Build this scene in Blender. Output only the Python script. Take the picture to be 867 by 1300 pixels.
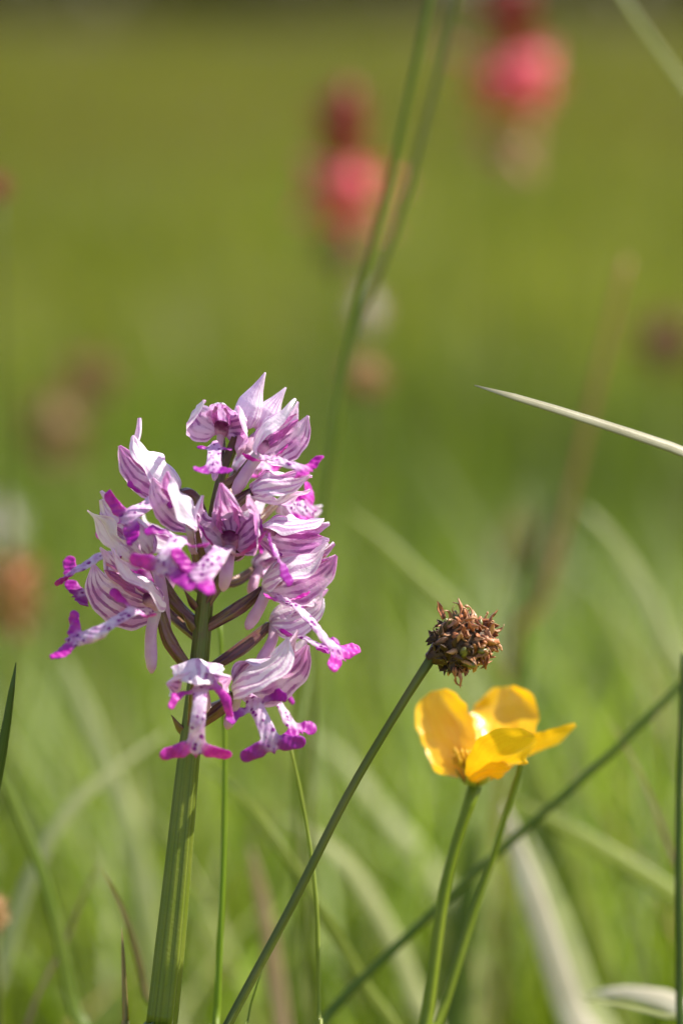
import bpy, math, random
import numpy as np
random.seed(7); RNG = np.random.default_rng(11)
for o in list(bpy.data.objects): bpy.data.objects.remove(o)
SC = bpy.context.scene; COL = SC.collection
MM = 0.001

# ------------------------------------------------------------------ camera, sky, sun, exposure
FOCUS = 481.0                      # mm to the plane of focus
CAM_H, PITCH = 330.0, 10.6         # mm above the ground, degrees below the horizon
cam = bpy.data.cameras.new('camera'); cam_o = bpy.data.objects.new('camera', cam); COL.objects.link(cam_o)
cam.sensor_fit = 'VERTICAL'; cam.sensor_height = 36; cam.sensor_width = 24; cam.lens = 100
cam.clip_start = 0.02; cam.clip_end = 2000
cam_o.location = (0, 0, CAM_H*MM); cam_o.rotation_euler = (math.radians(90-PITCH), 0, 0)
cam.dof.use_dof = True; cam.dof.focus_distance = (FOCUS-3)*MM; cam.dof.aperture_fstop = 5.6
SC.camera = cam_o
SUN_EL, SUN_AZ = 52.0, 78.0        # azimuth clockwise from +Y (away from the camera)
w = bpy.data.worlds.new('World'); SC.world = w; w.use_nodes = True
nt = w.node_tree; sky = nt.nodes.new('ShaderNodeTexSky'); sky.sky_type = 'NISHITA'; sky.sun_disc = False
sky.sun_elevation = math.radians(SUN_EL); sky.sun_rotation = math.radians(SUN_AZ)
bg = nt.nodes['Background']; bg.inputs['Strength'].default_value = 0.115
nt.links.new(sky.outputs[0], bg.inputs['Color'])
sun = bpy.data.lights.new('sun', 'SUN'); sun.energy = 5.0; sun.angle = math.radians(0.53); sun.color = (1, 0.93, 0.80)
sun_o = bpy.data.objects.new('sun', sun); COL.objects.link(sun_o)
sun_o.rotation_euler = (math.radians(90-SUN_EL), 0, math.radians(180-SUN_AZ))
SC.view_settings.view_transform = 'Standard'; SC.view_settings.look = 'None'
SC.view_settings.exposure = 1.0; SC.view_settings.gamma = 1; SC.view_settings.use_curve_mapping = False
SC.render.engine = 'CYCLES'; SC.cycles.use_denoising = True; SC.cycles.max_bounces = 10
SC.cycles.diffuse_bounces = 6; SC.cycles.sample_clamp_indirect = 6; SC.cycles.caustics_reflective = False; SC.cycles.caustics_refractive = False

# ------------------------------------------------------------------ vectors (world millimetres)
A = np.array
ca, sa = math.cos(math.radians(PITCH)), math.sin(math.radians(PITCH))
R_, U_, F_ = A([1., 0, 0]), A([0, sa, ca]), A([0, ca, -sa])
CAM = A([0, 0, CAM_H]); PX = 36/100*FOCUS/1300      # mm per photo pixel in the plane of focus
def P(px, py, dz=0.0):
    k = (FOCUS+dz)/FOCUS*PX
    return CAM + F_*(FOCUS+dz) + R_*((px-433.5)*k) + U_*((650-py)*k)
def V(a, b, c): return R_*a + U_*b - F_*c           # right, up, towards the camera
def nrm(v): v = A(v, float); return v/(np.linalg.norm(v)+1e-12)
def spline(pts, n):
    pts = A(pts, float)
    if len(pts) == 2: return pts[0]+(pts[1]-pts[0])*np.linspace(0, 1, n)[:, None]
    q = np.vstack([2*pts[0]-pts[1], pts, 2*pts[-1]-pts[-2]]); m = len(pts)-1
    d = np.r_[0, np.cumsum(np.linalg.norm(np.diff(pts, axis=0), axis=1))]
    out = []
    for d_ in np.linspace(0, d[-1], n):
        i = min(max(int(np.searchsorted(d, d_, 'right'))-1, 0), m-1); t = (d_-d[i])/(d[i+1]-d[i]+1e-9)
        a, b, c, e = q[i:i+4]
        out.append(.5*(2*b+(c-a)*t+(2*a-5*b+4*c-e)*t*t+(3*b-a-3*c+e)*t**3))
    return A(out)
def tangents(p):
    t = np.gradient(p, axis=0); return t/(np.linalg.norm(t, axis=1)[:, None]+1e-12)
def prof(table, t):
    xs, ys = zip(*table); return np.interp(t, xs, ys)
def smoothprof(table, t):
    xs, ys = zip(*table); xs, ys = A(xs, float), A(ys, float)
    f = np.interp(np.linspace(-.05, 1.05, 221), xs, ys); k = np.hanning(17); k /= k.sum()
    g = np.convolve(np.pad(f, 8, 'edge'), k, 'valid'); return np.interp(t, np.linspace(-.05, 1.05, 221), g)

# ------------------------------------------------------------------ objects
ORG = {}
def mesh(name, Vv, Fc, uv=None, attrs=None, smooth=True):
    me = bpy.data.meshes.new(name); me.from_pydata((A(Vv)*MM).tolist(), [], Fc if isinstance(Fc, list) else Fc.tolist())
    if uv is not None:
        l = me.uv_layers.new(name='UVMap'); idx = np.empty(len(me.loops), int); me.loops.foreach_get('vertex_index', idx)
        l.data.foreach_set('uv', A(uv, float)[idx].ravel())
    for k, a in (attrs or {}).items():
        a = A(a, float)
        if a.ndim == 1: me.attributes.new(k, 'FLOAT', 'POINT').data.foreach_set('value', a)
        else: me.attributes.new(k, 'FLOAT_COLOR', 'POINT').data.foreach_set('color', np.c_[a, np.ones(len(a))].ravel())
    if smooth: me.polygons.foreach_set('use_smooth', [True]*len(me.polygons))
    me.update(); return me
def link(o, parent=None, origin=None):
    COL.objects.link(o); origin = A([0, 0, 0.]) if origin is None else A(origin, float)
    base = ORG[parent.name] if parent else A([0, 0, 0.])
    o.parent = parent; o.location = ((origin-base)*MM).tolist(); ORG[o.name] = origin
    return o
def part(name, geo, mat, parent=None, origin=None, **props):
    Vv, Fc, uv = geo[:3]; at = geo[3] if len(geo) > 3 else None
    if origin is None: origin = ORG[parent.name] if parent else A([0, 0, 0.])
    me = mesh(name, A(Vv)-origin, Fc, uv, at); me.materials.append(mat)
    o = link(bpy.data.objects.new(name, me), parent, origin)
    for k, v in props.items(): o[k] = v
    return o
def thing(name, label, cat, origin, group=None):
    o = link(bpy.data.objects.new(name, None), None, origin); o.empty_display_size = .01
    o['label'] = label; o['category'] = cat
    if group: o['group'] = group
    return o
def tag(o, label, cat, group=None):
    o['label'] = label; o['category'] = cat
    if group: o['group'] = group
    return o
def join(*gs):
    Vs, Fs, Us, n = [], [], [], 0
    at = {}
    for g in gs:
        Vs.append(g[0]); Us.append(g[2]); Fs += [[i+n for i in f] for f in g[1]]; n += len(g[0])
    return np.vstack(Vs), Fs, np.vstack(Us)

# ------------------------------------------------------------------ shapes: each returns verts, faces, uv
def grid_faces(nu, nv, wrap=False):
    F = []
    for j in range(nv-1):
        for i in range(nu if wrap else nu-1):
            a, b = j*nu+i, j*nu+(i+1) % nu
            F.append([a, b, b+nu, a+nu])
    return F
def sheet(pts, width, normal, cup=1.0, nu=9, nv=22, ruffle=0.0, freq=3.0, twist=0.0, seed=0, jag=0.0, crumple=0.0):
    """A petal, sepal or blade: spine points, half-profile table or callable for width, the side it bulges to, arc in radians."""
    p = spline(pts, nv); T = tangents(p); t = np.linspace(0, 1, nv)
    wd = width(t) if callable(width) else smoothprof(width, t)
    hint = A(normal, float); hint = np.repeat(hint[None], nv, 0) if hint.ndim == 1 else spline(hint, nv)
    cp = cup(t) if callable(cup) else np.full(nv, float(cup)); rg = np.random.default_rng(seed)
    ph = rg.uniform(0, 6.28, 4); s = np.linspace(-1, 1, nu); Vv, UV = [], []
    for j in range(nv):
        N = nrm(hint[j]-T[j]*np.dot(hint[j], T[j])); B = np.cross(T[j], N)
        if twist:
            a = twist*t[j]; N, B = N*math.cos(a)+B*math.sin(a), B*math.cos(a)-N*math.sin(a)
        c = max(abs(cp[j]), 1e-3)*math.copysign(1, cp[j]); r = wd[j]/c
        for i in range(nu):
            a = s[i]*c/2; jg = 1+jag*math.sin(37*t[j]+ph[3]+s[i])*abs(s[i])
            q = p[j] + B*(r*math.sin(a)*jg) + N*(r*math.cos(a)-r)
            if ruffle:
                q = q + N*(ruffle*wd[j]*(abs(s[i])**2)*math.sin(freq*6.28*t[j]+ph[0 if s[i] < 0 else 1]) + .25*ruffle*wd[j]*math.sin(3*s[i]+ph[2]+4*t[j]))
            if crumple:
                e = math.sin(4.1*s[i]+7*t[j]+ph[0])*math.sin(9*t[j]-3*s[i]+ph[1])+.6*math.sin(8*s[i]-13*t[j]+ph[2])
                q = q + N*(crumple*e*min(1, 3*t[j]))
            Vv.append(q); UV.append(((s[i]+1)/2, t[j]))
    return A(Vv), grid_faces(nu, nv), A(UV)
def solid(g, nu, nv, th):
    """give a sheet real thickness (closed)"""
    Vv, F, UV = g; n = len(Vv); X = Vv.reshape(nv, nu, 3)
    N = np.cross(np.gradient(X, axis=1), np.gradient(X, axis=0)); N /= np.linalg.norm(N, axis=2)[:, :, None]+1e-12
    W = (X-N*th).reshape(-1, 3); F2 = [f[::-1] for f in [[i+n for i in f] for f in F]]; rim = []
    loop = list(range(nu))+[j*nu+nu-1 for j in range(1, nv)]+list(range(nv*nu-2, (nv-1)*nu-1, -1))+[j*nu for j in range(nv-2, 0, -1)]
    for a, b in zip(loop, loop[1:]+loop[:1]): rim.append([b, a, a+n, b+n])
    return np.vstack([Vv, W]), F+F2+rim, np.vstack([UV, UV])
def tube(pts, radius, nseg=12, nv=24, ribs=0, rib=0.0, twist=0.0, cap=True, flat=1.0, side=None, lobes=None):
    p = spline(pts, nv); T = tangents(p); t = np.linspace(0, 1, nv)
    r = radius(t) if callable(radius) else smoothprof(radius, t)
    side = A([.31, .2, .93]) if side is None else side
    N = nrm(np.cross(T[0], side)); Vv, UV = [], []
    for j in range(nv):
        N = nrm(N-T[j]*np.dot(N, T[j])); B = np.cross(T[j], N)
        for i in range(nseg):
            a = 6.28318*i/nseg; k = 1+(rib*math.cos(ribs*a+twist*t[j]) if ribs else 0)
            Vv.append(p[j]+(N*math.cos(a)+B*math.sin(a)*flat)*r[j]*k); UV.append((i/nseg, t[j]))
    F = grid_faces(nseg, nv, True)
    if cap: F += [list(range(nseg))[::-1], list(range((nv-1)*nseg, nv*nseg))]
    return A(Vv), F, A(UV)
def blob(c, rx, axis=None, seed=0, rough=.1, n=10):
    rg = np.random.default_rng(seed); Vv, UV = [], []; k = rg.uniform(0, 6.28, 6); axis = axis if axis is not None else np.eye(3)
    for j in range(n):
        th = math.pi*(j+.02)/(n-1+.04)
        for i in range(n+4):
            ph = 6.28318*i/(n+4); d = A([math.sin(th)*math.cos(ph), math.sin(th)*math.sin(ph), math.cos(th)])
            q = 1+rough*(math.sin(3*d[0]+k[0])+math.sin(4*d[1]+k[1])+math.sin(5*d[2]+k[2]))/2
            Vv.append(c+(d*A(rx)*q)@axis); UV.append((i/(n+4), j/(n-1)))
    return A(Vv), grid_faces(n+4, n, True)+[list(range(n+4))], A(UV)

# ------------------------------------------------------------------ materials
class NB:
    def __init__(s, name):
        s.m = bpy.data.materials.new(name); s.m.use_nodes = True; s.t = s.m.node_tree; s.t.nodes.clear()
    def n(s, typ, ins=None, **kw):
        x = s.t.nodes.new('ShaderNode'+typ)
        for k, v in kw.items(): setattr(x, k, v)
        for k, v in (ins or {}).items():
            i = x.inputs[k]
            if isinstance(v, bpy.types.NodeSocket): s.t.links.new(v, i)
            else: i.default_value = v
        return x
    def math(s, op, a, b=0.0, c=0.0, clamp=False):
        return s.n('Math', {0: a, 1: b, 2: c}, operation=op, use_clamp=clamp).outputs[0]
    def ramp(s, x, lo, hi, a=0.0, b=1.0):
        return s.n('MapRange', {'Value': x, 'From Min': lo, 'From Max': hi, 'To Min': a, 'To Max': b}, interpolation_type='SMOOTHSTEP').outputs[0]
    def mix(s, f, a, b):
        x = s.n('Mix', data_type='RGBA')
        for i, v in ((0, f), (6, a), (7, b)):
            if isinstance(v, bpy.types.NodeSocket): s.t.links.new(v, x.inputs[i])
            else: x.inputs[i].default_value = (*v, 1) if isinstance(v, tuple) else v
        return x.outputs[2]
    def noise(s, vec, scale, detail=3.0, rough=.55):
        return s.n('TexNoise', {'Vector': vec, 'Scale': scale, 'Detail': detail, 'Roughness': rough}).outputs[0]
    def leaf(s, col, back=None, trans=.45, rough=.45, spec=.35, bump=None, bd=.2, dist=.0002):
        """thin plant tissue: diffuse + light coming through + a soft sheen"""
        nrmi = {}
        if bump is not None: nrmi = {'Normal': s.n('Bump', {'Height': bump, 'Strength': bd, 'Distance': dist}).outputs[0]}
        d = s.n('BsdfDiffuse', {'Color': col, **nrmi}); tr = s.n('BsdfTranslucent', {'Color': back or col, **nrmi})
        a = s.n('MixShader', {0: trans, 1: d.outputs[0], 2: tr.outputs[0]})
        g = s.n('BsdfGlossy', {'Color': (1, 1, 1, 1), 'Roughness': rough, **nrmi})
        fc = s.n('LayerWeight', {'Blend': .5, **nrmi}).outputs['Facing']          # Schlick, the same on both sides
        k = s.math('MULTIPLY', s.math('MULTIPLY_ADD', s.math('POWER', fc, 5.0), .6, .035), spec, clamp=True)
        b = s.n('MixShader', {0: k, 1: a.outputs[0], 2: g.outputs[0]})
        s.t.links.new(b.outputs[0], s.n('OutputMaterial').inputs[0]); return s.m
def c4(r, g, b): return (r, g, b, 1.0)
def uvn(s):
    uv = s.n('UVMap', uv_map='UVMap').outputs[0]; x = s.n('SeparateXYZ', {0: uv}); return uv, x.outputs[0], x.outputs[1]
def m_sepal(name, outer, inner, vein, veins_in=.95, veins_out=.35, nv=6.0):
    s = NB(name); uv, u, v = uvn(s); oc = s.n('TexCoord').outputs['Object']; rnd = s.n('ObjectInfo').outputs['Random']
    nz = s.noise(oc, 300., 4.); wob = s.math('MULTIPLY_ADD', s.math('SUBTRACT', nz, .5), .16, u)
    c = s.math('SUBTRACT', wob, .5)
    fr = s.math('FRACT', s.math('MULTIPLY_ADD', c, nv, .5)); dist = s.math('ABSOLUTE', s.math('SUBTRACT', fr, .5))
    vw = s.math('MULTIPLY_ADD', s.noise(oc, 330., 2.), .34, -.02); line = s.ramp(s.math('SUBTRACT', dist, vw), .09, -.01); thin = s.ramp(s.noise(oc, 210.), .36, .56, .15, 1.0)
    alongin = s.math('MULTIPLY', s.ramp(v, .02, .2), s.ramp(v, 1.0, .78)); mid = s.ramp(s.math('ABSOLUTE', c), .49, .40)
    ln = s.math('MULTIPLY', s.math('MULTIPLY', line, thin), s.math('MULTIPLY', alongin, mid))
    blot = s.ramp(s.noise(oc, 900., 4.), .42, .72)
    back = s.n('NewGeometry').outputs['Backfacing']
    innc = s.mix(s.math('MULTIPLY', ln, veins_in), s.mix(s.math('MULTIPLY', s.math('MULTIPLY', s.ramp(s.noise(oc, 180., 3.), .42, .62), mid), .75), s.mix(s.math('MULTIPLY', blot, .3), inner, (.60, .22, .55)), (.62, .13, .54)), vein)
    oub = s.mix(s.math('MULTIPLY', s.math('MULTIPLY', blot, mid), .30), s.mix(rnd, outer, tuple(.82*x+.18*y for x, y in zip(outer, inner))), inner)
    oub = s.mix(s.ramp(v, .16, .0), oub, (.50, .30, .47))
    ouc = s.mix(s.math('MULTIPLY', s.math('MULTIPLY', ln, veins_out), s.ramp(s.noise(oc, 130.), .3, .6)), oub, (.42, .08, .42))
    col = s.mix(back, ouc, innc); fine = s.noise(oc, 3200., 2.)
    col = s.mix(s.math('MULTIPLY', fine, .22), col, (.86, .80, .86))
    return s.leaf(col, back=s.mix(.38, col, (.78, .24, .72)), trans=.42, rough=.42, spec=.5, bump=s.math('ADD', s.math('ADD', s.math('MULTIPLY', ln, -.5), fine), s.math('MULTIPLY', s.noise(oc, 520., 3.), 3.0)), bd=.6, dist=.00016)
def m_lip():
    s = NB('lip_tissue'); oc = s.n('TexCoord').outputs['Object']; mag = s.n('Attribute', attribute_name='mag').outputs['Fac']
    face = s.n('Attribute', attribute_name='face').outputs['Fac']; uv, u, v = uvn(s)
    vo = s.n('TexVoronoi', {'Vector': uv, 'Scale': 1.0, 'Randomness': .9}); d = vo.outputs['Distance']
    sz = s.n('SeparateColor', {0: vo.outputs['Color']}).outputs[0]
    spot = s.math('MULTIPLY', s.ramp(s.math('SUBTRACT', d, s.math('MULTIPLY', sz, .22)), .34, .10), s.ramp(sz, .25, .55))
    spot = s.math('MULTIPLY', spot, s.math('MULTIPLY', s.ramp(mag, .75, .4), face)); nz = s.noise(oc, 700., 4.)
    body = s.mix(s.ramp(nz, .35, .7), (.86, .74, .87), (.68, .42, .70))
    lobe = s.mix(s.ramp(s.noise(oc, 450., 4.), .35, .68), (.50, .016, .42), (.68, .07, .54))
    lobe = s.mix(s.ramp(s.n('ObjectInfo').outputs['Random'], .35, .95, 0., .75), lobe, (.30, .02, .36))
    m2 = s.ramp(s.math('ADD', mag, s.math('MULTIPLY', s.math('SUBTRACT', nz, .5), .5)), -.02, .85)
    col = s.mix(m2, body, lobe); col = s.mix(spot, col, (.25, .015, .27))
    return s.leaf(col, back=s.mix(.15, col, (.7, .10, .6)), trans=.5, rough=.4, spec=.5, bump=s.math('ADD', spot, s.noise(oc, 2600., 2.)), bd=.5, dist=.00015)
def m_tissue(name, a, b, scale=300., trans=.3, rough=.45, spec=.5, streak=0.0, dark=None, bump=.3, fade=None):
    s = NB(name); uv, u, v = uvn(s); oc = s.n('TexCoord').outputs['Object']
    nz = s.ramp(s.noise(oc, scale, 4.), .3, .7); col = s.mix(nz, a, b); h = s.noise(oc, scale*8, 2.)
    if fade: col = s.mix(s.ramp(s.math('ADD', v, s.math('MULTIPLY', nz, .1)), fade[1], fade[2]), col, fade[0])
    if streak:
        sv = s.n('CombineXYZ', {0: s.math('MULTIPLY', u, streak), 1: s.math('MULTIPLY', v, 1.5), 2: s.n('ObjectInfo').outputs['Random']}).outputs[0]
        st = s.noise(sv, 1.0, 3., .6); col = s.mix(s.ramp(st, .45, .65), col, dark or tuple(x*.55 for x in a)); h = s.math('ADD', h, st)
    return s.leaf(col, trans=trans, rough=rough, spec=spec, bump=h, bd=bump, dist=.0002)
def m_yellow():
    s = NB('buttercup_petal'); uv, u, v = uvn(s); oc = s.n('TexCoord').outputs['Object']
    sv = s.n('CombineXYZ', {0: s.math('MULTIPLY', u, 26.), 1: s.math('MULTIPLY', v, 2.5)}).outputs[0]; st = s.noise(sv, 1., 3.)
    col = s.mix(s.ramp(st, .45, .72), (.94, .57, .010), (.88, .43, .006)); col = s.mix(s.ramp(v, .3, .0), col, (.76, .56, .03))
    return s.leaf(col, back=s.mix(st, (.95, .58, .012), (.92, .47, .008)), trans=.42, rough=.25, spec=1.2, bump=s.math('ADD', st, s.noise(oc, 500., 2.)), bd=.5, dist=.0003)
def m_attr(name, trans=.5, spec=.5):
    s = NB(name); a = s.n('Attribute', attribute_name='tint').outputs['Color']; oc = s.n('TexCoord').outputs['Object']
    col = s.mix(s.math('MULTIPLY', s.noise(oc, 120.), .3), a, (.07, .09, .005))
    return s.leaf(col, trans=trans, rough=.4, spec=spec)
M_SEP = m_sepal('sepal', (.93, .86, .94), (.86, .62, .84), (.24, .005, .23), 1.0, .66, 5.0)
M_PET = m_sepal('inner_petal', (.58, .16, .50), (.58, .14, .48), (.30, .02, .26), .7, .6, 4.0)
M_LIP = m_lip()
M_SPUR = m_tissue('spur', (.74, .50, .68), (.68, .40, .62), 500., .45, .4, .5, fade=((.76, .66, .66), .45, 0))
M_COL = m_tissue('column', (.72, .42, .58), (.60, .26, .46), 900., .3, fade=((.16, .02, .09), .5, .95))
M_OVA = m_tissue('ovary', (.16, .05, .07), (.17, .11, .035), 300., .12, .28, 1.1, streak=9., dark=(.07, .018, .033), bump=.5)
M_STEM = m_tissue('orchid_stem', (.14, .185, .016), (.17, .20, .028), 200., .25, .42, .7, streak=22., dark=(.09, .12, .012), bump=.35, fade=((.13, .075, .05), .84, 1.05))
M_YEL = m_yellow()
M_STAMEN = m_tissue('stamen', (.80, .52, .03), (.72, .40, .02), 900., .3)
M_BSEP = m_tissue('buttercup_sepal', (.45, .42, .06), (.32, .36, .05), 500., .4)
M_DRY = m_tissue('dry_floret', (.60, .24, .10), (.40, .13, .05), 700., .25, .35, .8, streak=6., dark=(.10, .03, .015))
M_DRY2 = m_tissue('dry_floret_pale', (.66, .36, .20), (.48, .22, .10), 700., .3, .3, .9)
M_DARK = m_tissue('dry_core', (.05, .022, .014), (.09, .05, .02), 700., 0.05)
M_SEED = m_tissue('seed', (.20, .19, .05), (.10, .09, .03), 700., 0.1, .15, 1.5)
def gm(name, a, b, **k):
    return m_tissue(name, a, b, 90., k.get('trans', .45), k.get('rough', .38), k.get('spec', .45), streak=k.get('streak', 12.), dark=k.get('dark'), bump=.3, fade=k.get('fade'))
G_OLIVE = gm('olive_stalk', (.115, .14, .03), (.15, .155, .045), trans=.2)
G_GREEN = gm('green_blade', (.14, .21, .02), (.18, .24, .03))
G_BRIGHT = gm('bright_blade', (.22, .34, .02), (.26, .36, .03), trans=.5)
G_DARK = gm('dark_blade', (.055, .10, .014), (.08, .12, .02), trans=.25)
G_BUTTER = gm('buttercup_stem', (.17, .23, .018), (.21, .26, .03), trans=.25)
G_STRAW = gm('straw_blade', (.50, .47, .33), (.40, .37, .24), dark=(.30, .27, .16))
G_PALE = gm('pale_blade', (.58, .58, .30), (.50, .52, .24), dark=(.40, .43, .17))
G_TAN = gm('tan_blade', (.46, .36, .22), (.40, .28, .16), dark=(.28, .19, .10))
G_GREY = gm('grey_green_blade', (.42, .46, .20), (.48, .50, .25), dark=(.32, .36, .14))
G_YGREEN = gm('yellow_green_blade', (.30, .36, .05), (.26, .32, .04))
G_BROWN = gm('brown_stalk', (.42, .22, .08), (.46, .28, .10), trans=.4)
G_WHITE = gm('bleached_blade', (.80, .76, .62), (.72, .66, .52), dark=(.56, .50, .38))
G_TIP = gm('tan_tipped_blade', (.16, .24, .02), (.20, .26, .03), fade=((.44, .30, .14), .82, 1.0))
M_GRASS = m_attr('meadow_grass', .58, .35)

# ------------------------------------------------------------------ the ground and the meadow
def m_ground(name, cols, sc):
    s = NB(name); oc = s.n('TexCoord').outputs['Object']
    c = s.mix(s.ramp(s.noise(oc, sc, 5.), .32, .68), cols[0], cols[1]); c = s.mix(s.ramp(s.noise(oc, sc*.23, 3.), .4, .65), c, cols[2])
    return s.leaf(c, trans=0.0, rough=.9, spec=.1, bump=s.noise(oc, sc*6, 4.), bd=.6, dist=.01)
def plane(name, x0, x1, y0, y1, z, n, mat, amp=0):
    xs, ys = np.meshgrid(np.linspace(x0, x1, n), np.linspace(y0, y1, n)); zz = z+amp*(np.sin(xs*.0013)*np.cos(ys*.0009))
    o = part(name, (np.c_[xs.ravel(), ys.ravel(), zz.ravel()], grid_faces(n, n), np.c_[xs.ravel(), ys.ravel()]*1e-3), mat); o['kind'] = 'structure'; return o
plane('ground', -4e5, 4e5, -3e4, 8e5, 0, 60, m_ground('meadow_ground', [(.20, .21, .012), (.24, .24, .014), (.17, .17, .012)], 1.6))
plane('bare_field', -3.0e5, 3.0e5, 1.5e4, 6e5, 6, 8, m_ground('bare_earth', [(.085, .062, .022), (.10, .066, .028), (.065, .055, .018)], .3))

def hedge():
    g = np.random.default_rng(2); n = 15000; x = g.uniform(-14e3, 14e3, n); hh = 3300+700*np.sin(x*.0009)+400*np.sin(x*.0031+1)
    z = g.uniform(0, 1, n)**.8*hh; y = 27e3+g.normal(0, 500, n)*(1.1-z/5000); c = np.stack([x, y, z], 1)
    a = g.normal(size=(n, 3)); b = np.cross(a, g.normal(size=(n, 3))); a /= np.linalg.norm(a, axis=1)[:, None]; b /= np.linalg.norm(b, axis=1)[:, None]
    sz = g.uniform(120, 260, (n, 1)); q = np.stack([c-a*sz, c-b*sz*.6, c+a*sz, c+b*sz*.6], 1).reshape(-1, 3)
    T = thing('hedge', 'dark brownish hedge along the far edge of the meadow', 'hedge', A([0, 27e3, 0]))
    part('foliage', (q, (np.arange(n*4).reshape(n, 4)).tolist(), np.zeros((n*4, 2))), M_HEDGE, T, kind='stuff')
    for i in range(15):
        bx = -14e3+2e3*i+g.uniform(-500, 500); p0 = A([bx, 27e3, 0]); part('trunk', tube([p0, p0+A([g.uniform(-200, 200), 0, 1500]), p0+A([g.uniform(-500, 500), 100, 3000])], [(0, 110), (.5, 80), (1, 25)], 8, 10), G_BROWN, T)
M_HEDGE = m_tissue('hedge_leaf', (.045, .042, .014), (.065, .045, .02), .6, .25, .5, .2)
hedge()
def blades(n, ypos, xspan, hrange, wrange, palette, seed, bend=.5, seg=5):
    """many grass blades as one mesh: numpy, seg quads each"""
    g = np.random.default_rng(seed); y = ypos(g, n); x = g.uniform(-1, 1, n)*xspan(y)
    h = g.uniform(*hrange, n)*(1+.15*np.sin(x*.006+1)+.12*np.sin(y*.004)); wd = g.uniform(*wrange, n)
    az = g.uniform(0, 6.283, n); ln = g.uniform(.05, bend, n)*h; fa = az+g.normal(0, .6, n)+1.57
    t = np.linspace(0, 1, seg+1); T = t[None, :]
    cx = x[:, None]+np.cos(az)[:, None]*ln[:, None]*T**2; cy = y[:, None]+np.sin(az)[:, None]*ln[:, None]*T**2
    cz = h[:, None]*(T-.25*(ln/h)[:, None]*T**2); ww = wd[:, None]*.5*np.clip(1.15*(1-T**2.2), .04, 1)
    dx, dy = np.cos(fa)[:, None]*ww, np.sin(fa)[:, None]*ww
    L = np.stack([cx-dx, cy-dy, cz], -1); Rr = np.stack([cx+dx, cy+dy, cz], -1)
    Vv = np.stack([L, Rr], 2).reshape(n, -1, 3); k = Vv.shape[1]
    f = A([[2*j, 2*j+1, 2*j+3, 2*j+2] for j in range(seg)]); Fc = (f[None]+(np.arange(n)*k)[:, None, None]).reshape(-1, 4)
    pal = A([c for c, _ in palette]); pr = A([q for _, q in palette]); pr = pr/pr.sum()
    ci = .89*pal[g.choice(len(pal), n, p=pr)]*g.uniform(.7, 1.3, (n, 1)); pt = .5+.5*np.sin(x*.0042+1.3*np.sin(y*.0021)+seed)*np.sin(y*.0047/(1+y*.0004)+2.0*np.sin(x*.003)+.7*seed); am = .62 if seed in (3, 13, 4, 23, 33) else .22; ci = ci*(1-.5*am+am*pt)[:, None]
    tint = np.repeat(ci[:, None], k, 1).reshape(-1, 3)
    return Vv.reshape(-1, 3), Fc, tint
def meadow(name, parts, label, cat):
    Vs, Fs, Ts, n = [], [], [], 0
    for v, f, t in parts: Vs.append(v); Fs.append(f+n); Ts.append(t); n += len(v)
    me = mesh(name, np.vstack(Vs), np.vstack(Fs), None, {'tint': np.vstack(Ts)}); me.materials.append(M_GRASS)
    o = link(bpy.data.objects.new(name, me)); o['kind'] = 'stuff'; tag(o, label, cat); return o
PAL = [((.21, .25, .012), 5), ((.29, .31, .016), 5), ((.13, .18, .014), 3), ((.38, .34, .10), .8), ((.30, .20, .10), .3)]
PALN = [((.24, .35, .018), 4), ((.34, .44, .025), 4), ((.11, .18, .012), 2.4), ((.58, .60, .28), 1.6), ((.48, .34, .17), .45)]
PALF = [((.19, .21, .012), 5), ((.24, .235, .016), 4), ((.12, .135, .012), 3), ((.26, .20, .06), 1.2), ((.20, .13, .06), .8)]
PALS = [((.62, .66, .38), 3), ((.50, .60, .26), 3), ((.64, .54, .34), .8), ((.40, .54, .10), 3)]
PALM = [((.19, .28, .016), 5), ((.26, .35, .02), 4), ((.10, .17, .018), 3.5), ((.42, .42, .18), .5), ((.36, .24, .12), .3)]
span = lambda y: 40+.17*y
near = [blades(750, lambda g, n: g.uniform(640, 800, n), span, (80, 170), (1.2, 3.4), PALN, 3, .7, 7),
        blades(700, lambda g, n: g.uniform(600, 760, n), span, (90, 185), (.5, 1.2), PALN, 33, .5, 7),
        blades(200, lambda g, n: g.uniform(640, 1000, n), span, (90, 180), (2.5, 5.5), PALS, 23, .9, 7),
        blades(1500, lambda g, n: g.uniform(760, 1050, n), span, (80, 160), (1.5, 3.5), PALN, 13, .8, 6),
        blades(5200, lambda g, n: g.uniform(950, 1700, n), span, (60, 150), (1.5, 4), PALM, 4, .7),
        blades(15000, lambda g, n: g.uniform(1600, 4200, n), span, (50, 120), (2, 5), PAL, 5, .8, 4),
        blades(22000, lambda g, n: g.uniform(4000, 12000, n), span, (50, 110), (4, 9), PALF, 6, .8, 3),
        blades(24000, lambda g, n: g.uniform(12000, 17500, n), span, (60, 140), (8, 18), PALF, 8, .8, 3)]
meadow('meadow_grass', near, 'soft blurred green meadow grass filling the whole backdrop', 'grass')

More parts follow.
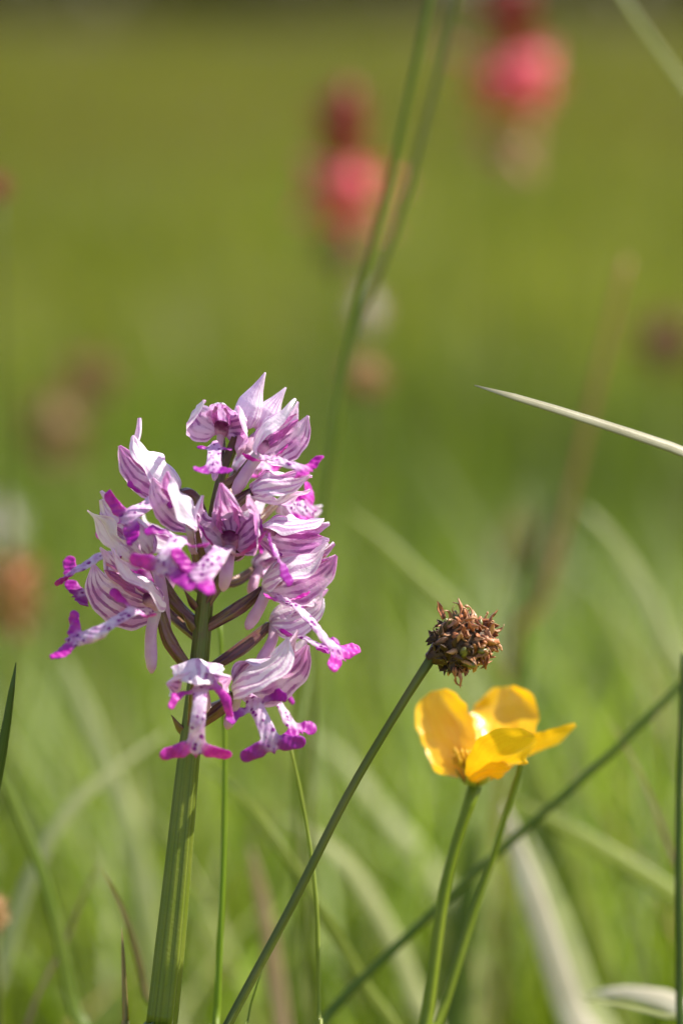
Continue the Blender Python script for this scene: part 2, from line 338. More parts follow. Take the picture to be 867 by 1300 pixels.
# ------------------------------------------------------------------ the orchid
ST = [P(190, 1420), P(205, 1300), P(222, 1140), P(237, 985), P(252, 850), P(262, 745), P(272, 660), P(284, 600), P(300, 556)]
foot = ST[0]*1.0; foot[2] = 0; foot[0] -= 6
ORCH = thing('orchid', 'tall orchid with a dense spike of pink and white helmeted flowers on ribbed stem', 'orchid', foot)
stem_pts = [foot]+ST
def stem_r(t):
    return prof([(0, 2.9), (.5, 2.75), (.66, 2.45), (.80, 1.75), (.92, 1.25), (1, .8)], t)
part('stem', tube(stem_pts, stem_r, 40, 90, 7, .09, 1.2), M_STEM, ORCH)
STEMC = spline(stem_pts, 400)
def on_stem(py):
    d = [abs(650-((q-CAM)@U_)/((q-CAM)@F_)*FOCUS/PX-py) for q in STEMC]; return STEMC[int(np.argmin(d))]

def lip_geo(spine, N, size=1.0, arm=(1, 1), leg=(1, 1), curl_arm=.10, curl_leg=.05, arm_drop=3.4, body=.95, seed=0, arm_len=4.6, leg_len=3.9, curl_dir=1.0):
    g = np.random.default_rng(seed); n = 60; p = spline(spine, n); Ltot = np.linalg.norm(np.diff(p, axis=0), axis=1).sum()
    s = size; Lb = max(Ltot-1.0*s, 2.0); arc = np.r_[0, np.cumsum(np.linalg.norm(np.diff(p, axis=0), axis=1))]
    segs = [((0, -.6*s), (0, .18*Lb), .75*s, 1.15*body*s), ((0, .18*Lb), (0, .95*Lb), 1.12*body*s, 1.0*body*s), ((0, .6*Lb), (0, .97*Lb), .95*body*s, 1.35*body*s)]
    mags = [(0, 0), (0, .0), (0, .35)]
    for k in (0, 1):
        sg = -1 if k == 0 else 1; a = arm_len*arm[k]*s; y0 = .20*Lb; ad = arm_drop*s*(.8+.4*g.random())
        q = [(0, y0), (sg*.45*a, y0+.12*ad), (sg*.85*a, y0+.55*ad), (sg*1.0*a, y0+1.0*ad)]; rr = [.5, .52, .70, .58]; mm = [.1, .55, .95, 1]
        for i in range(3): segs.append((q[i], q[i+1], rr[i]*s, rr[i+1]*s)); mags.append((mm[i], mm[i+1]))
        l = leg_len*leg[k]*s; e = g.uniform(-.3, .5)*s
        q = [(0, .93*Lb), (sg*.5*l, Lb+.35*s+e*.4), (sg*l, Lb+.7*s+e)]; rr = [.75, 1.25, 1.15]; mm = [.25, .8, 1]
        for i in range(2): segs.append((q[i], q[i+1], rr[i]*s, rr[i+1]*s)); mags.append((mm[i], mm[i+1]))
    segs.append(((0, Lb), (0, Lb+1.6*s), .42*s, .12*s)); mags.append((.6, .9))
    st = .2*s; X = np.arange(-6.5*s, 6.5*s+st, st); S = np.arange(-1.6*s, Lb+3.2*s, st); gx, gs = np.meshgrid(X, S)
    def field(x, y):
        acc = np.zeros_like(x); mg = np.zeros_like(x); ww = np.zeros_like(x); kk = 5.5/s
        for (a, b, ra, rb), (ma, mb) in zip(segs, mags):
            ax, ay = a; bx, by = b; l2 = (bx-ax)**2+(by-ay)**2+1e-9; t = np.clip(((x-ax)*(bx-ax)+(y-ay)*(by-ay))/l2, 0, 1)
            d = np.hypot(x-ax-t*(bx-ax), y-ay-t*(by-ay))-(ra+(rb-ra)*t); e = np.exp(-kk*d)
            acc += e; mg += e*(ma+(mb-ma)*t); 
        return -np.log(acc+1e-30)/kk, mg/(acc+1e-30)
    D, Mg = field(gx, gs); nx, ny = len(X), len(S); ins = D < 0
    cell = ins[:-1, :-1] | ins[1:, :-1] | ins[:-1, 1:] | ins[1:, 1:]
    use = np.zeros_like(ins); use[:-1, :-1] |= cell; use[1:, :-1] |= cell; use[:-1, 1:] |= cell; use[1:, 1:] |= cell
    h = 1e-3; x, y = gx[use].copy(), gs[use].copy(); out = D[use] > 0
    for _ in range(3):
        d0, _m = field(x, y); dx = (field(x+h, y)[0]-d0)/h; dy = (field(x, y+h)[0]-d0)/h; g2 = dx*dx+dy*dy+1e-6
        x = np.where(out, x-d0*dx/g2, x); y = np.where(out, y-d0*dy/g2, y)
    d0, mg = field(x, y); d0 = np.where(out, 0, np.minimum(d0, 0)); q = np.clip(-d0/(.5*s), 0, 1); th = .17*s*np.sqrt(1-(1-q)**2)
    # carry the flat outline onto the bent spine
    T = tangents(p); Nn = A([nrm(N-t*np.dot(N, t)) for t in T]); B = np.cross(T, Nn)
    yi = np.clip(y, 0, arc[-1]); c = np.stack([np.interp(yi, arc, p[:, i]) for i in range(3)], 1)
    fN = np.stack([np.interp(yi, arc, Nn[:, i]) for i in range(3)], 1); fB = np.stack([np.interp(yi, arc, B[:, i]) for i in range(3)], 1); fT = np.stack([np.interp(yi, arc, T[:, i]) for i in range(3)], 1)
    c = c+fT*(y-yi)[:, None]; ax_ = np.maximum(np.abs(x)-.8*s, 0); up = 1/(1+np.exp((y-.62*Lb)/(.35*s)))
    off = (curl_arm*up+curl_leg*(1-up)*curl_dir)*ax_**2/s-.10*np.minimum(np.abs(x), 1.2*s)**2/s + .12*s*np.sin(y*1.3+seed)
    tw = np.where(x < 0, g.normal(0, .35), g.normal(0, .35)); off = off+tw*(y-(.2*Lb+.5*arm_drop*s)*up-(Lb+.3*s)*(1-up))*np.clip(ax_/s, 0, 2)*.5
    cl = np.where(x < 0, g.normal(.0, .05), g.normal(.0, .05)); off = off+cl*ax_**2/s
    off = off+.07*s*np.sin(5.3*x-3.1*y+seed)+.14*s*np.sin(2.1*x+1.7*y+seed)*np.clip(mg, 0, 1)
    base = c+fB*x[:, None]*.97+fN*off[:, None]; n0 = len(x); idx = -np.ones(use.shape, int); idx[use] = np.arange(n0)
    top, bot = base+fN*th[:, None], base-fN*(th*.8)[:, None]; bmap = np.where(out, np.arange(n0), n0+np.arange(n0))
    qs = np.stack([idx[:-1, :-1], idx[:-1, 1:], idx[1:, 1:], idx[1:, :-1]], -1)[cell]
    Fc = np.vstack([qs, bmap[qs][:, ::-1]]); keep = [f for f in Fc.tolist() if len(set(f)) == 4 and not all(out[i % n0] for i in f)]
    Vv = np.vstack([top, bot]); uv = np.c_[x/s, y/s]+seed*3.7
    return Vv, keep, np.vstack([uv, uv]), {'mag': np.r_[mg, mg], 'face': np.r_[np.ones(n0), np.zeros(n0)]}

def flower(base, tip, D, lip, lipN, spur, at, size=1.0, open_=1.0, lipkw=None, seed=0, ov_mid=None, wide=1.0, tipcurl=(.06, .1, .1), spur_r=1.0, lip_from=None, wrap=.55, dw=1.0, ll=1.0):
    """base, tip, lip, spur in photo pixels + mm of depth; D the dorsal side (right, up, towards camera); at: height on the stem where the ovary leaves"""
    g = np.random.default_rng(seed+50); b, t = P(*base), P(*tip); H = t-b; L = np.linalg.norm(H); Y = H/L
    Dv = V(*D); Z = nrm(Dv-Y*np.dot(Dv, Y)); X = np.cross(Y, Z); W = max(L, 9.5*size)*wide
    loc = lambda x, y, z: b+X*(x*W)+Y*(y*L)+Z*(z*W)
    s0 = on_stem(at); mid = P(*ov_mid) if ov_mid else (s0*.45+b*.55+A([0, 0, -1.2])+nrm(b-s0)*0)
    fl = part('flower', join(tube([s0, mid, b-Y*.2], [(0, .85*size), (.25, .95*size), (.6, 1.12*size), (.9, .85*size), (1, .75*size)], 30, 30, 6, .13, 6.0)), M_OVA, ORCH, b)
    j = lambda a: g.normal(0, a)
    o = open_
    def sep(name, pts, wd, n, cup, mat, sd, ruf=.05):
        part(name, sheet([loc(*q) for q in pts], wd, n, lambda t: cup*(1-.45*t), 13, 30, ruf*g.uniform(.8, 1.6), g.uniform(1.2, 2.3), g.normal(0, .18), sd, .03, .022*W), mat, fl)
    wt = lambda k: [(0, .10*k*W), (.08, .24*k*W), (.3, .48*k*W), (.52, .50*k*W), (.75, .36*k*W), (.9, .17*k*W), (.96, .09*k*W), (1, .03*k*W)]
    tc = tipcurl
    sep('sepal', [(0, -.01, .0), (0, .05, .17), (0, .32, .27+j(.02)), (0, .72, .20), (j(.03), 1.0, .17+tc[0]+.1*o)], wt(dw), Z+Y*.0, 1.9, M_SEP, seed*7+1, .09)
    for sg in (-1, 1):
        e = j(.04)
        zb = .10*(wrap+.25)
        sep('sepal', [(sg*.03, 0, -.01), (sg*.15, .05, .01+zb*.5), (sg*.27*(.55+.45*o), .34*ll, -.03+e+zb), (sg*.22*o, .72*ll, .0+e+zb), (sg*(.14*o+tc[1]*.5), (.97+e)*ll, .02+zb+tc[2]*o)], wt(1.1), X*sg*.9+Z*wrap+Y*.0, 1.5, M_SEP, seed*7+3+sg, .09)
        sep('petal', [(sg*.03, .03, .04), (sg*.09, .2, .12), (sg*.12, .5, .13+j(.02)), (sg*.07, .86+j(.03), .14)], [(0, .05*W), (.3, .12*W), (.6, .15*W), (.9, .07*W), (1, .01*W)], X*sg+Z*.2, .9, M_PET, seed*7+5+sg, .03)
    # column with its two dark pollen sacs, standing in the throat
    cb = [loc(0, .02, .02), loc(0, .14, .06), loc(0, .27, .10)]
    part('column', tube(cb, [(0, .09*W), (.4, .10*W), (.75, .105*W), (1, .02*W)], 12, 14, 2, .14), M_COL, fl)
    if lip:
        ls = P(*lip_from) if lip_from else loc(0, .05, -.05)
        pts = [ls]+[P(*q) for q in lip]
        part('lip', lip_geo(pts, V(*lipN), size, seed=seed, **(lipkw or {})), M_LIP, fl)
    if spur:
        pts = [b+Y*.6]+[P(*q) for q in spur]
        part('spur', tube(pts, [(0, 1.0*size*spur_r), (.3, .95*size*spur_r), (.75, 1.08*size*spur_r), (.93, .8*size*spur_r), (1, .15*size)], 14, 22), M_SPUR, fl)
    return fl
def bud(base, tip, at, w, seed, spur=None):
    b, t = P(*base), P(*tip); L = np.linalg.norm(t-b); s0 = on_stem(at)
    fl = part('bud', tube([s0, (s0+b)/2+A([0, 0, -.5]), b], [(0, .6), (.5, .8), (1, .75)], 14, 16, 3, .15, 4), M_OVA, ORCH, b)
    axis = nrm(t-b); sd = np.cross(axis, F_)
    g = tube([b, b*.55+t*.45+sd*.35, t], [(0, .5), (.06, w*.72), (.25, w), (.45, w*.92), (.7, w*.45), (.88, w*.2), (.97, .22), (1, .12)], 24, 40, 3, .07, 1.0)
    uv = g[2].copy(); uv[:, 0] = (uv[:, 0]*3) % 1.0
    part('sepal', (g[0], g[1], uv), M_SEP, fl)
    if spur: part('spur', tube([b]+[P(*q) for q in spur], [(0, .6), (.3, .85), (.8, .95), (1, .2)], 12, 18), M_SPUR, fl)

# top of the spike
bud((310, 544, 1), (337, 473, -1), 563, 2.35, 1, [(307, 560, -1), (303, 578, -2)])
bud((330, 549, 3), (363, 492, 2), 570, 2.3, 2, [(318, 562, 1), (309, 577, 0)])
flower((281, 552, 2), (278, 524, -9), (.15, .95, .0), [(272, 578, -9), (271, 598, -12)], (.0, .55, .8), [(275, 590, -3), (272, 610, -6)], 610, .72, 1.75, dict(arm_len=3.6, leg_len=3.6, arm_drop=.3, curl_arm=.02, body=1.5), 1, wide=1.0, wrap=.35, spur_r=.9, tipcurl=(-.2, .0, .05), lip_from=(273, 563, -6))
flower((326, 578, -4), (391, 531, -5), (-.45, .65, -.6), [(365, 588, -11), (394, 597, -13)], (.1, .75, .6), [(313, 600, -4), (297, 627, -3)], 620, .9, 1.4, dict(arm_drop=-.5, arm_len=4.4, leg_len=3.4), 2, wide=1.08, spur_r=1.15)
flower((300, 598, 10), (345, 560, 13), (-.2, .6, -.5), [(330, 590, 13), (345, 600, 13)], (.3, .5, .5), [(295, 620, 9), (288, 635, 9)], 640, .8, 1.0, None, 14)
flower((322, 624, -3), (398, 613, -5), (-.05, .35, .95), [(380, 645, 4), (398, 648, 6)], (.0, .2, .95), [(312, 640, 2), (306, 648, 3)], 672, .95, .8, dict(leg_len=4.6, arm_len=2.5, body=1.15), 3, ov_mid=(298, 640, -2), wide=1.0, wrap=-.2, tipcurl=(.0, .0, .0), lip_from=(365, 640, 2))
flower((330, 676, -2), (411, 687, -4), (-.05, .75, -.65), [(348, 694, -9), (353, 712, -15)], (.9, .3, .5), [(312, 692, 1), (300, 712, 2)], 712, .95, 1.25, dict(arm_len=4.0, leg_len=4.2, arm_drop=-.6, body=.85), 4, wide=1.05)
flower((325, 722, 10), (372, 690, 14), (-.4, .5, -.5), [(350, 728, 10), (382, 712, 8)], (.1, .8, .5), [(322, 740, 8), (318, 756, 8)], 742, .85, 1.0, dict(arm_len=4.0), 15)
flower((336, 748, -2), (429, 716, -4), (-.35, .75, -.4), [(376, 770, -7), (405, 800, -9), (436, 836, -9)], (.6, .55, .6), [(330, 770, -3), (313, 799, -2)], 800, 1.0, 1.15, dict(arm_len=4.6, arm_drop=.6, leg_len=3.6, body=.95), 5, ov_mid=(303, 772, -1), wide=1.0)
flower((344, 793, 4), (420, 765, 4), (-.35, .85, .3), [(376, 806, 2), (418, 824, 0)], (.5, .7, .4), [(345, 815, 2), (324, 850, 2)], 858, .95, .9, dict(arm_len=3.6, leg_len=2.8, body=.7), 6, ov_mid=(308, 822, 2), wide=.92)
flower((298, 880, -3), (392, 838, -6), (-.4, .85, -.35), [(329, 905, -10), (340, 930, -12), (347, 952, -12)], (-.05, .25, .95), [(296, 902, -2), (288, 926, -2)], 925, 1.0, 1.5, dict(arm_drop=2.4, arm_len=5.0, leg_len=4.6, curl_leg=-.04, body=1.2), 7, ov_mid=(280, 900, -3), wide=1.05, lip_from=(318, 886, -7))
flower((318, 866, 10), (398, 830, 11), (-.4, .85, .2), [(352, 890, 8), (366, 915, 6), (382, 930, 4)], (.5, .4, .75), None, 905, .85, .9, dict(arm_len=4.0, leg_len=3.4), 17, wide=.92)
flower((252, 851, -7), (254, 884, -15), (0, .5, .9), [(254, 890, -15), (251, 920, -16), (249, 957, -15)], (0, .1, 1), [(258, 880, -6), (262, 905, -5)], 930, 1.0, 1.15, dict(arm_drop=5.0, arm_len=5.2, leg_len=4.9, curl_arm=.02, curl_leg=.02, arm=(1, .9), body=1.12), 8, wide=1.35, wrap=.6, dw=1.5, ll=.85, tipcurl=(-.12, .5, .05), lip_from=(254, 864, -10))
flower((300, 668, 9), (340, 628, 14), (-.3, .7, -.3), [(325, 680, 12), (342, 692, 13)], (.3, .6, .6), [(298, 690, 8), (300, 712, 7)], 700, .85, 1.1, dict(arm_len=4.0), 18)
flower((352, 640, 12), (402, 660, 15), (-.2, .8, .1), None, (.3, .6, .6), None, 690, .85, 1.0, None, 19)
flower((222, 700, 10), (172, 672, 14), (.4, .75, -.1), [(200, 712, 8), (188, 735, 6)], (-.3, .4, .8), [(220, 722, 6), (214, 752, 4)], 752, .9, 1.0, None, 20)
# left side of the spike
flower((203, 776, -4), (118, 724, -8), (.3, .75, -.6), [(168, 776, -13), (142, 792, -16), (116, 806, -16), (86, 812, -13)], (-.1, .6, .75), [(192, 805, -5), (193, 855, -5)], 862, 1.0, 1.4, dict(arm_len=4.4, leg_len=4.2, arm_drop=1.4, body=1.1), 9, ov_mid=(216, 815, -3), wide=1.08, lip_from=(188, 775, -9))
flower((188, 706, 2), (117, 640, -1), (.35, .3, .85), [(160, 700, 4), (128, 706, 3), (104, 720, 2), (82, 731, 3)], (.1, .9, .45), [(203, 735, -1), (212, 822, -1)], 800, 1.0, .8, dict(arm_len=4.2, leg_len=3.6, body=1.0), 10, ov_mid=(218, 760, 1), wide=1.0, wrap=.1)
flower((205, 745, 9), (140, 705, 12), (.3, .7, .1), [(165, 745, 8), (125, 752, 5), (96, 756, 3)], (.0, .7, .7), None, 815, .9, .9, dict(arm_len=4.0, leg_len=3.4, body=.95), 16, ov_mid=(220, 780, 6), wide=.92)
flower((226, 626, -1), (150, 581, -3), (.45, .75, -.35), [(193, 636, -7), (168, 653, -10), (154, 662, -10)], (-.2, .35, .9), [(228, 650, 1), (232, 672, 2)], 690, .98, 1.6, dict(arm_drop=2.0, arm_len=4.6, leg_len=4.8, body=1.15), 11, ov_mid=(246, 632, 1), wide=1.08, lip_from=(203, 630, -4), tipcurl=(.3, .1, .1))
flower((246, 672, -9), (196, 620, -13), (.5, .6, -.45), [(222, 690, -17), (211, 713, -19), (206, 727, -19)], (-.05, .3, .95), [(246, 690, -7), (250, 705, -6)], 740, 1.0, 1.3, dict(arm_drop=2.2, arm_len=5.2, leg_len=5.2, body=1.35), 12, wide=1.05, lip_from=(232, 682, -13))
flower((293, 696, -3), (284, 650, -14), (.05, .9, -.15), [(280, 700, -15), (262, 722, -19), (246, 734, -20)], (.1, .5, .85), [(288, 725, -9), (283, 751, -9)], 772, 1.0, 1.7, dict(arm_drop=2.6, arm_len=5.2, leg_len=4.8, body=1.45), 13, wide=1.08, wrap=.25, spur_r=1.05)
# bracts: small purple scales where each ovary leaves the stem
for py, sd in ((742, 1), (772, -1), (862, 1), (930, -1), (672, 1), (800, -1), (712, -1)):
    p = on_stem(py); q = p+V(sd*1.9, .4, .8)
    part('bract', solid(sheet([p+V(sd*1.0, -.6, .3), q, q+V(sd*1.4, 2.6, .4)], [(0, 1.5), (.4, 1.9), (1, .1)], V(sd*.6, 0, .8), 1.3, 7, 12), 7, 12, .15), M_OVA, ORCH)

# ------------------------------------------------------------------ the buttercup
def ground_under(p, dx=0, dy=0): q = A(p, float).copy(); q[2] = 0; q[0] += dx; q[1] += dy; return q
PB = lambda x, y, d: P(x, y, d+8)
c0 = PB(603, 997, 9); ft = ground_under(PB(520, 1420, 9), -8)
BUT = thing('buttercup', 'yellow buttercup with glossy cupped petals open to the sun beside the orchid', 'buttercup', ft)
part('stem', tube([ft, PB(520, 1420, 9), PB(540, 1300, 9), PB(566, 1120, 9), c0], [(0, 1.6), (.6, 1.25), (.8, 1.15), (.97, .95), (1, 1.3)], 16, 50, 5, .06), G_BUTTER, BUT)
def bpetal(pts, wd, n, cup, sd, ruf=.1):
    k = wd; w_ = [(0, .14*k), (.1, .40*k), (.3, .82*k), (.55, 1.0*k), (.8, 1.0*k), (.93, .72*k), (.98, .45*k), (1, .25*k)]
    part('petal', sheet([PB(*q) for q in pts], w_, n, cup, 19, 30, ruf, 1.3, 0, sd, .035, .16), M_YEL, BUT)
bpetal([(602, 993, 9), (580, 952, 11), (562, 908, 13), (557, 876, 14)], 10.0, V(.35, -.35, -.85), 1.0, 1, .09)
bpetal([(606, 992, 10), (630, 950, 16), (642, 905, 20), (640, 872, 21)], 12.6, V(.1, -.3, -.95), 1.2, 2)
bpetal([(606, 992, 9), (648, 965, 11), (692, 948, 13), (731, 921, 13)], 9.5, V(.1, -.85, .3), 1.1, 3)
bpetal([(604, 994, 8), (624, 974, 3), (650, 957, 0), (680, 938, 0)], 11.5, V(.35, -.6, .7), .9, 4, .1)
bpetal([(600, 994, 9), (575, 968, 15), (566, 940, 21), (570, 910, 24)], 10.0, V(-.3, -.3, -.9), 1.0, 5)
bpetal([(603, 996, 8), (608, 990, 5), (620, 982, 3), (646, 974, 2)], 5.5, V(.2, -.8, .6), .8, 6)
for i in range(5):
    a = i*1.2566+.5; d = R_*math.cos(a)+F_*math.sin(a)
    part('sepal', solid(sheet([c0-U_*.3, c0+d*2.0+U_*.3, c0+d*3.6+U_*2.8], [(0, 1.2), (.5, 2.2), (1, .2)], d-U_*.7, .9, 7, 10), 7, 10, .2), M_BSEP, BUT)
part('carpels', blob(c0+U_*3.2, (1.8, 1.8, 2.2), seed=3, rough=.25, n=12), M_BSEP, BUT)
rg = np.random.default_rng(5)
for i in range(46):
    a = rg.uniform(0, 6.28); k = rg.uniform(.4, 1); d = R_*math.cos(a)+F_*math.sin(a); q = c0+U_*(4.0+rg.uniform(-.6, 1.6))+d*(3.6*k)
    part('stamen', tube([c0+d*1.0+U_*1.5, (c0+d*1.2+q)/2+U_*1.0, q-U_*.2, q+U_*1.2+d*.3], [(0, .12), (.62, .12), (.68, .38), (.95, .36), (1, .1)], 6, 12), M_STAMEN, BUT)
# a second flower stalk that crosses behind the stem
f2 = ground_under(P(525, 1400, 22), -6)
o = part('buttercup_stalk', tube([f2, P(520, 1400, 22), P(556, 1300, 22), P(600, 1160, 24), P(628, 1080, 24), P(655, 990, 22), P(664, 952, 20)], [(0, 1.5), (.7, 1.0), (.9, .65), (1, .4)], 12, 40), G_BUTTER, None, f2)
tag(o, 'thin bare green flower stalk crossing behind the buttercup stem', 'stalk')

# ------------------------------------------------------------------ the brown seed head
PS = lambda x, y, d: P(x, y, d-4)
hc = PS(590, 816, 1); hb = PS(548, 834, 0); hx = nrm(PS(628, 800, 2)-PS(552, 832, 0)); fh = ground_under(PS(232, 1420, 0), -25)
SEED = thing('dry_seed_head', 'withered brown seed head on a long leaning olive stalk above the buttercup', 'seed head', fh)
part('stalk', tube([fh, PS(232, 1420, 0), PS(290, 1300, 0), PS(366, 1158, 0), PS(440, 1012, 0), PS(505, 902, 0), PS(547, 836, 0)], [(0, 1.1), (.5, .92), (.8, .74), (.97, .68), (1, .85)], 16, 60, 5, .08), G_OLIVE, SEED)
hu = nrm(U_-hx*np.dot(U_, hx)); hf = np.cross(hx, hu); AX = np.stack([hx, hu, hf])
part('core', blob(hc-hx*.3, (4.6, 3.9, 3.9), AX, 2, .12, 14), M_DARK, SEED)
def floret_mesh(kind, sd):
    z = lambda *q: [A(p, float) for p in q]
    if kind == 0: g = solid(sheet(z((0, 0, -.3), (0, .25, .8), (0, -.1, 1.9)), [(0, .5), (.4, 1.15), (.8, .7), (1, .05)], A([0, 1., .2]), 1.9, 5, 7, .15, 1.5, .5, sd), 5, 7, .09)
    elif kind == 1: g = solid(sheet(z((0, 0, -.3), (.2, .3, .7), (.5, .9, 1.4), (.3, 1.5, 1.5)), [(0, .5), (.4, .9), (1, .05)], A([0, 1., 0]), 1.4, 5, 7, .2, 1.5, 1.2, sd), 5, 7, .08)
    elif kind == 2: g = tube(z((0, 0, -.4), (.05, .1, .5), (.1, 0, 1.1), (0, .1, 1.6)), [(0, .4), (.4, .62), (.8, .4), (1, .05)], 7, 8)
    else: g = tube(z((0, 0, 0), (.2, .1, 1.0), (.6, .3, 1.8), (.4, .9, 2.3)), [(0, .12), (.8, .09), (.9, .25), (1, .12)], 5, 10)
    return mesh('floret', *g)
FM = []
for k, mt in ((0, M_DRY), (1, M_DRY), (2, M_DRY), (3, M_DRY2), (0, M_DRY2), (1, M_DRY2), (2, M_SEED), (0, M_DARK)):
    me = floret_mesh(k, len(FM)); me.materials.append(mt); FM.append(me)
from mathutils import Matrix, Vector, Quaternion
def place(me, name, p, d, parent, roll, sc):
    o = bpy.data.objects.new(name, me); link(o, parent, p); o.rotation_mode = 'QUATERNION'
    o.rotation_quaternion = Vector(d).to_track_quat('Z', 'Y') @ Quaternion((0, 0, 1), roll); o.scale = (sc,)*3; return o
rg = np.random.default_rng(21); N = 230
for i in range(N):
    zz = 1-2*(i+.5)/N; ph = i*2.39996; rr = math.sqrt(1-zz*zz); d = A([zz, rr*math.cos(ph), rr*math.sin(ph)])
    if d[0] < -.96: continue
    p = hc-hx*.3+(d*A([5.0, 4.1, 4.1])*rg.uniform(.92, 1.06))@AX; dd = d@AX; tn = np.cross(dd, rg.normal(size=3)); dd = nrm(.62*dd+.75*nrm(tn)+hx*.2)
    lit = rg.random(); k = int(rg.choice(8, p=[.24, .16, .12, .06, .20, .13, .05, .04]))
    if d[0] < -.45: k = 7
    place(FM[k], 'floret', p, dd, SEED, rg.uniform(0, 6.28), rg.uniform(.7, 1.35))
for p_, d_ in (((584, 786, -1), (.1, 1, .2)), ((578, 850, -3), (.0, -1, .3)), ((583, 852, -2), (.1, -1, .1)), ((562, 783, 0), (-.4, 1, .1)), ((620, 792, 0), (.5, .9, 0)), ((587, 780, 0), (-.2, 1, 0))):
    place(FM[random.choice((0, 1, 4))], 'floret', PS(*p_), V(*d_), SEED, random.uniform(0, 6), 1.5)
part('calyx', tube([hb-hx*.9, hb, hb+hx*1.6], [(0, .7), (.3, 1.0), (.7, 1.7), (1, 2.2)], 14, 10, 7, .18), M_DARK, SEED)

# ------------------------------------------------------------------ grass blades one can tell apart
GRP = 'single grass blades and stalks around the flowers'
def W(a, b=None, c=None):
    return lambda t: np.interp(t, [0, .5, 1], [a, b if b is not None else a, c if c is not None else a])
def W2(a):      # a blade that keeps its width almost to the tip
    return lambda t: np.interp(t, [0, .7, .9, .975, 1], [a, a, .8*a, .4*a, .05*a])
def blade(name, pts, w, mat, label, cat='grass blade', face=(0, .2, 1), cup=.9, ground=True, dx=0, dyy=0, twist=0.0, tb=False):
    p = [P(*q) for q in pts]
    if ground: p = [ground_under(p[0], dx, dyy)]+p
    if tb: g = tube(p, w, 10, 44)
    else: g = solid(sheet(p, w, V(*face), cup, 7, 44, .0, 1, twist), 7, 44, .12)
    return tag(part(name, g, mat, None, p[0]), label, cat, GRP)
ST_ = lambda *a, **k: blade(*a, cat='grass stalk', tb=True, **k)
ST_('grass_stalk', [(270, 1400, 14), (275, 1300, 14), (284, 1080, 15), (285, 920, 16), (279, 780, 18)], W(1.0, .8, .35), G_BRIGHT, 'bright green upright grass stalk just behind the orchid stem')
ST_('grass_stalk', [(408, 1400, 8), (405, 1290, 8), (402, 1150, 8), (388, 1040, 9), (366, 935, 10)], W(.62, .5, .3), G_YGREEN, 'hair-thin pale green stalk rising to the lowest orchid flower')
ST_('grass_stalk', [(310, 1420, 6), (316, 1290, 6), (335, 1225, 6)], W(.5, .4, .15), G_GREEN, 'short thin green stalk close beside the leaning seed head stalk')
blade('grass_leaf', [(160, 1400, 6), (160, 1300, 6), (155, 1178, 6)], W2(1.7), G_TIP, 'small upright green blade tip left of the orchid stem')
blade('grass_leaf', [(-55, 1250, 4), (-20, 1060, 3), (4, 950, 2), (21, 841, 1)], W2(3.0), G_DARK, 'sharp dark green blade tip at the left edge of the picture', face=(.3, .1, .9))
ST_('grass_stalk', [(380, 1420, 42), (411, 1300, 42), (500, 1205, 44), (640, 1075, 47), (740, 988, 49), (835, 898, 52), (930, 800, 56)], W(1.1, 1.0, .7), G_DARK, 'dark green stalk running diagonally across behind the buttercup')
blade('grass_leaf', [(990, 640, 8), (935, 602, 6), (867, 572, 3), (800, 549, 2), (735, 528, 1), (670, 508, 0), (602, 489, 0)], lambda t: np.interp(t, [0, .7, .8, .9, .96, .99, 1], [3.0, 2.8, 2.6, 2.2, 1.7, 1.2, .2]), G_STRAW, 'pale straw coloured blade pointing left across the right of the picture', face=(-.1, .55, .85), cup=1.2, dx=40)
blade('grass_leaf', [(960, 250, 130), (900, 150, 125), (832, 58, 120), (780, -20, 115)], W(2.6, 2.4, 1.2), G_PALE, 'blurred pale blade slanting through the top right corner', dx=30)
ST_('grass_stalk', [(862, 1420, 26), (862, 1250, 26), (861, 1050, 27), (868, 830, 28)], W(1.0, .9, .6), G_DARK, 'dark upright stalk along the right edge of the picture')
# the pair of tall blurred stalks in the middle
ST_('grass_stalk', [(380, 900, 76), (412, 640, 72), (442, 440, 70), (500, 205, 68), (545, 0, 66), (570, -120, 64)], W(.72, .72, .7), G_GREEN, 'tall blurred green stalk passing in front of the lower pink flower')
ST_('grass_stalk', [(395, 900, 92), (420, 600, 88), (447, 436, 86), (487, 334, 86), (535, 179, 84), (590, -40, 82)], W(.72, .72, .7), G_OLIVE, 'second tall blurred stalk leaning right behind the first')
ST_('grass_stalk', [(640, 900, 190), (690, 760, 190), (735, 580, 190), (770, 430, 190), (795, 330, 190)], W(.9, 1.0, .8), G_BROWN, 'blurred brown stalk standing upright right of centre')
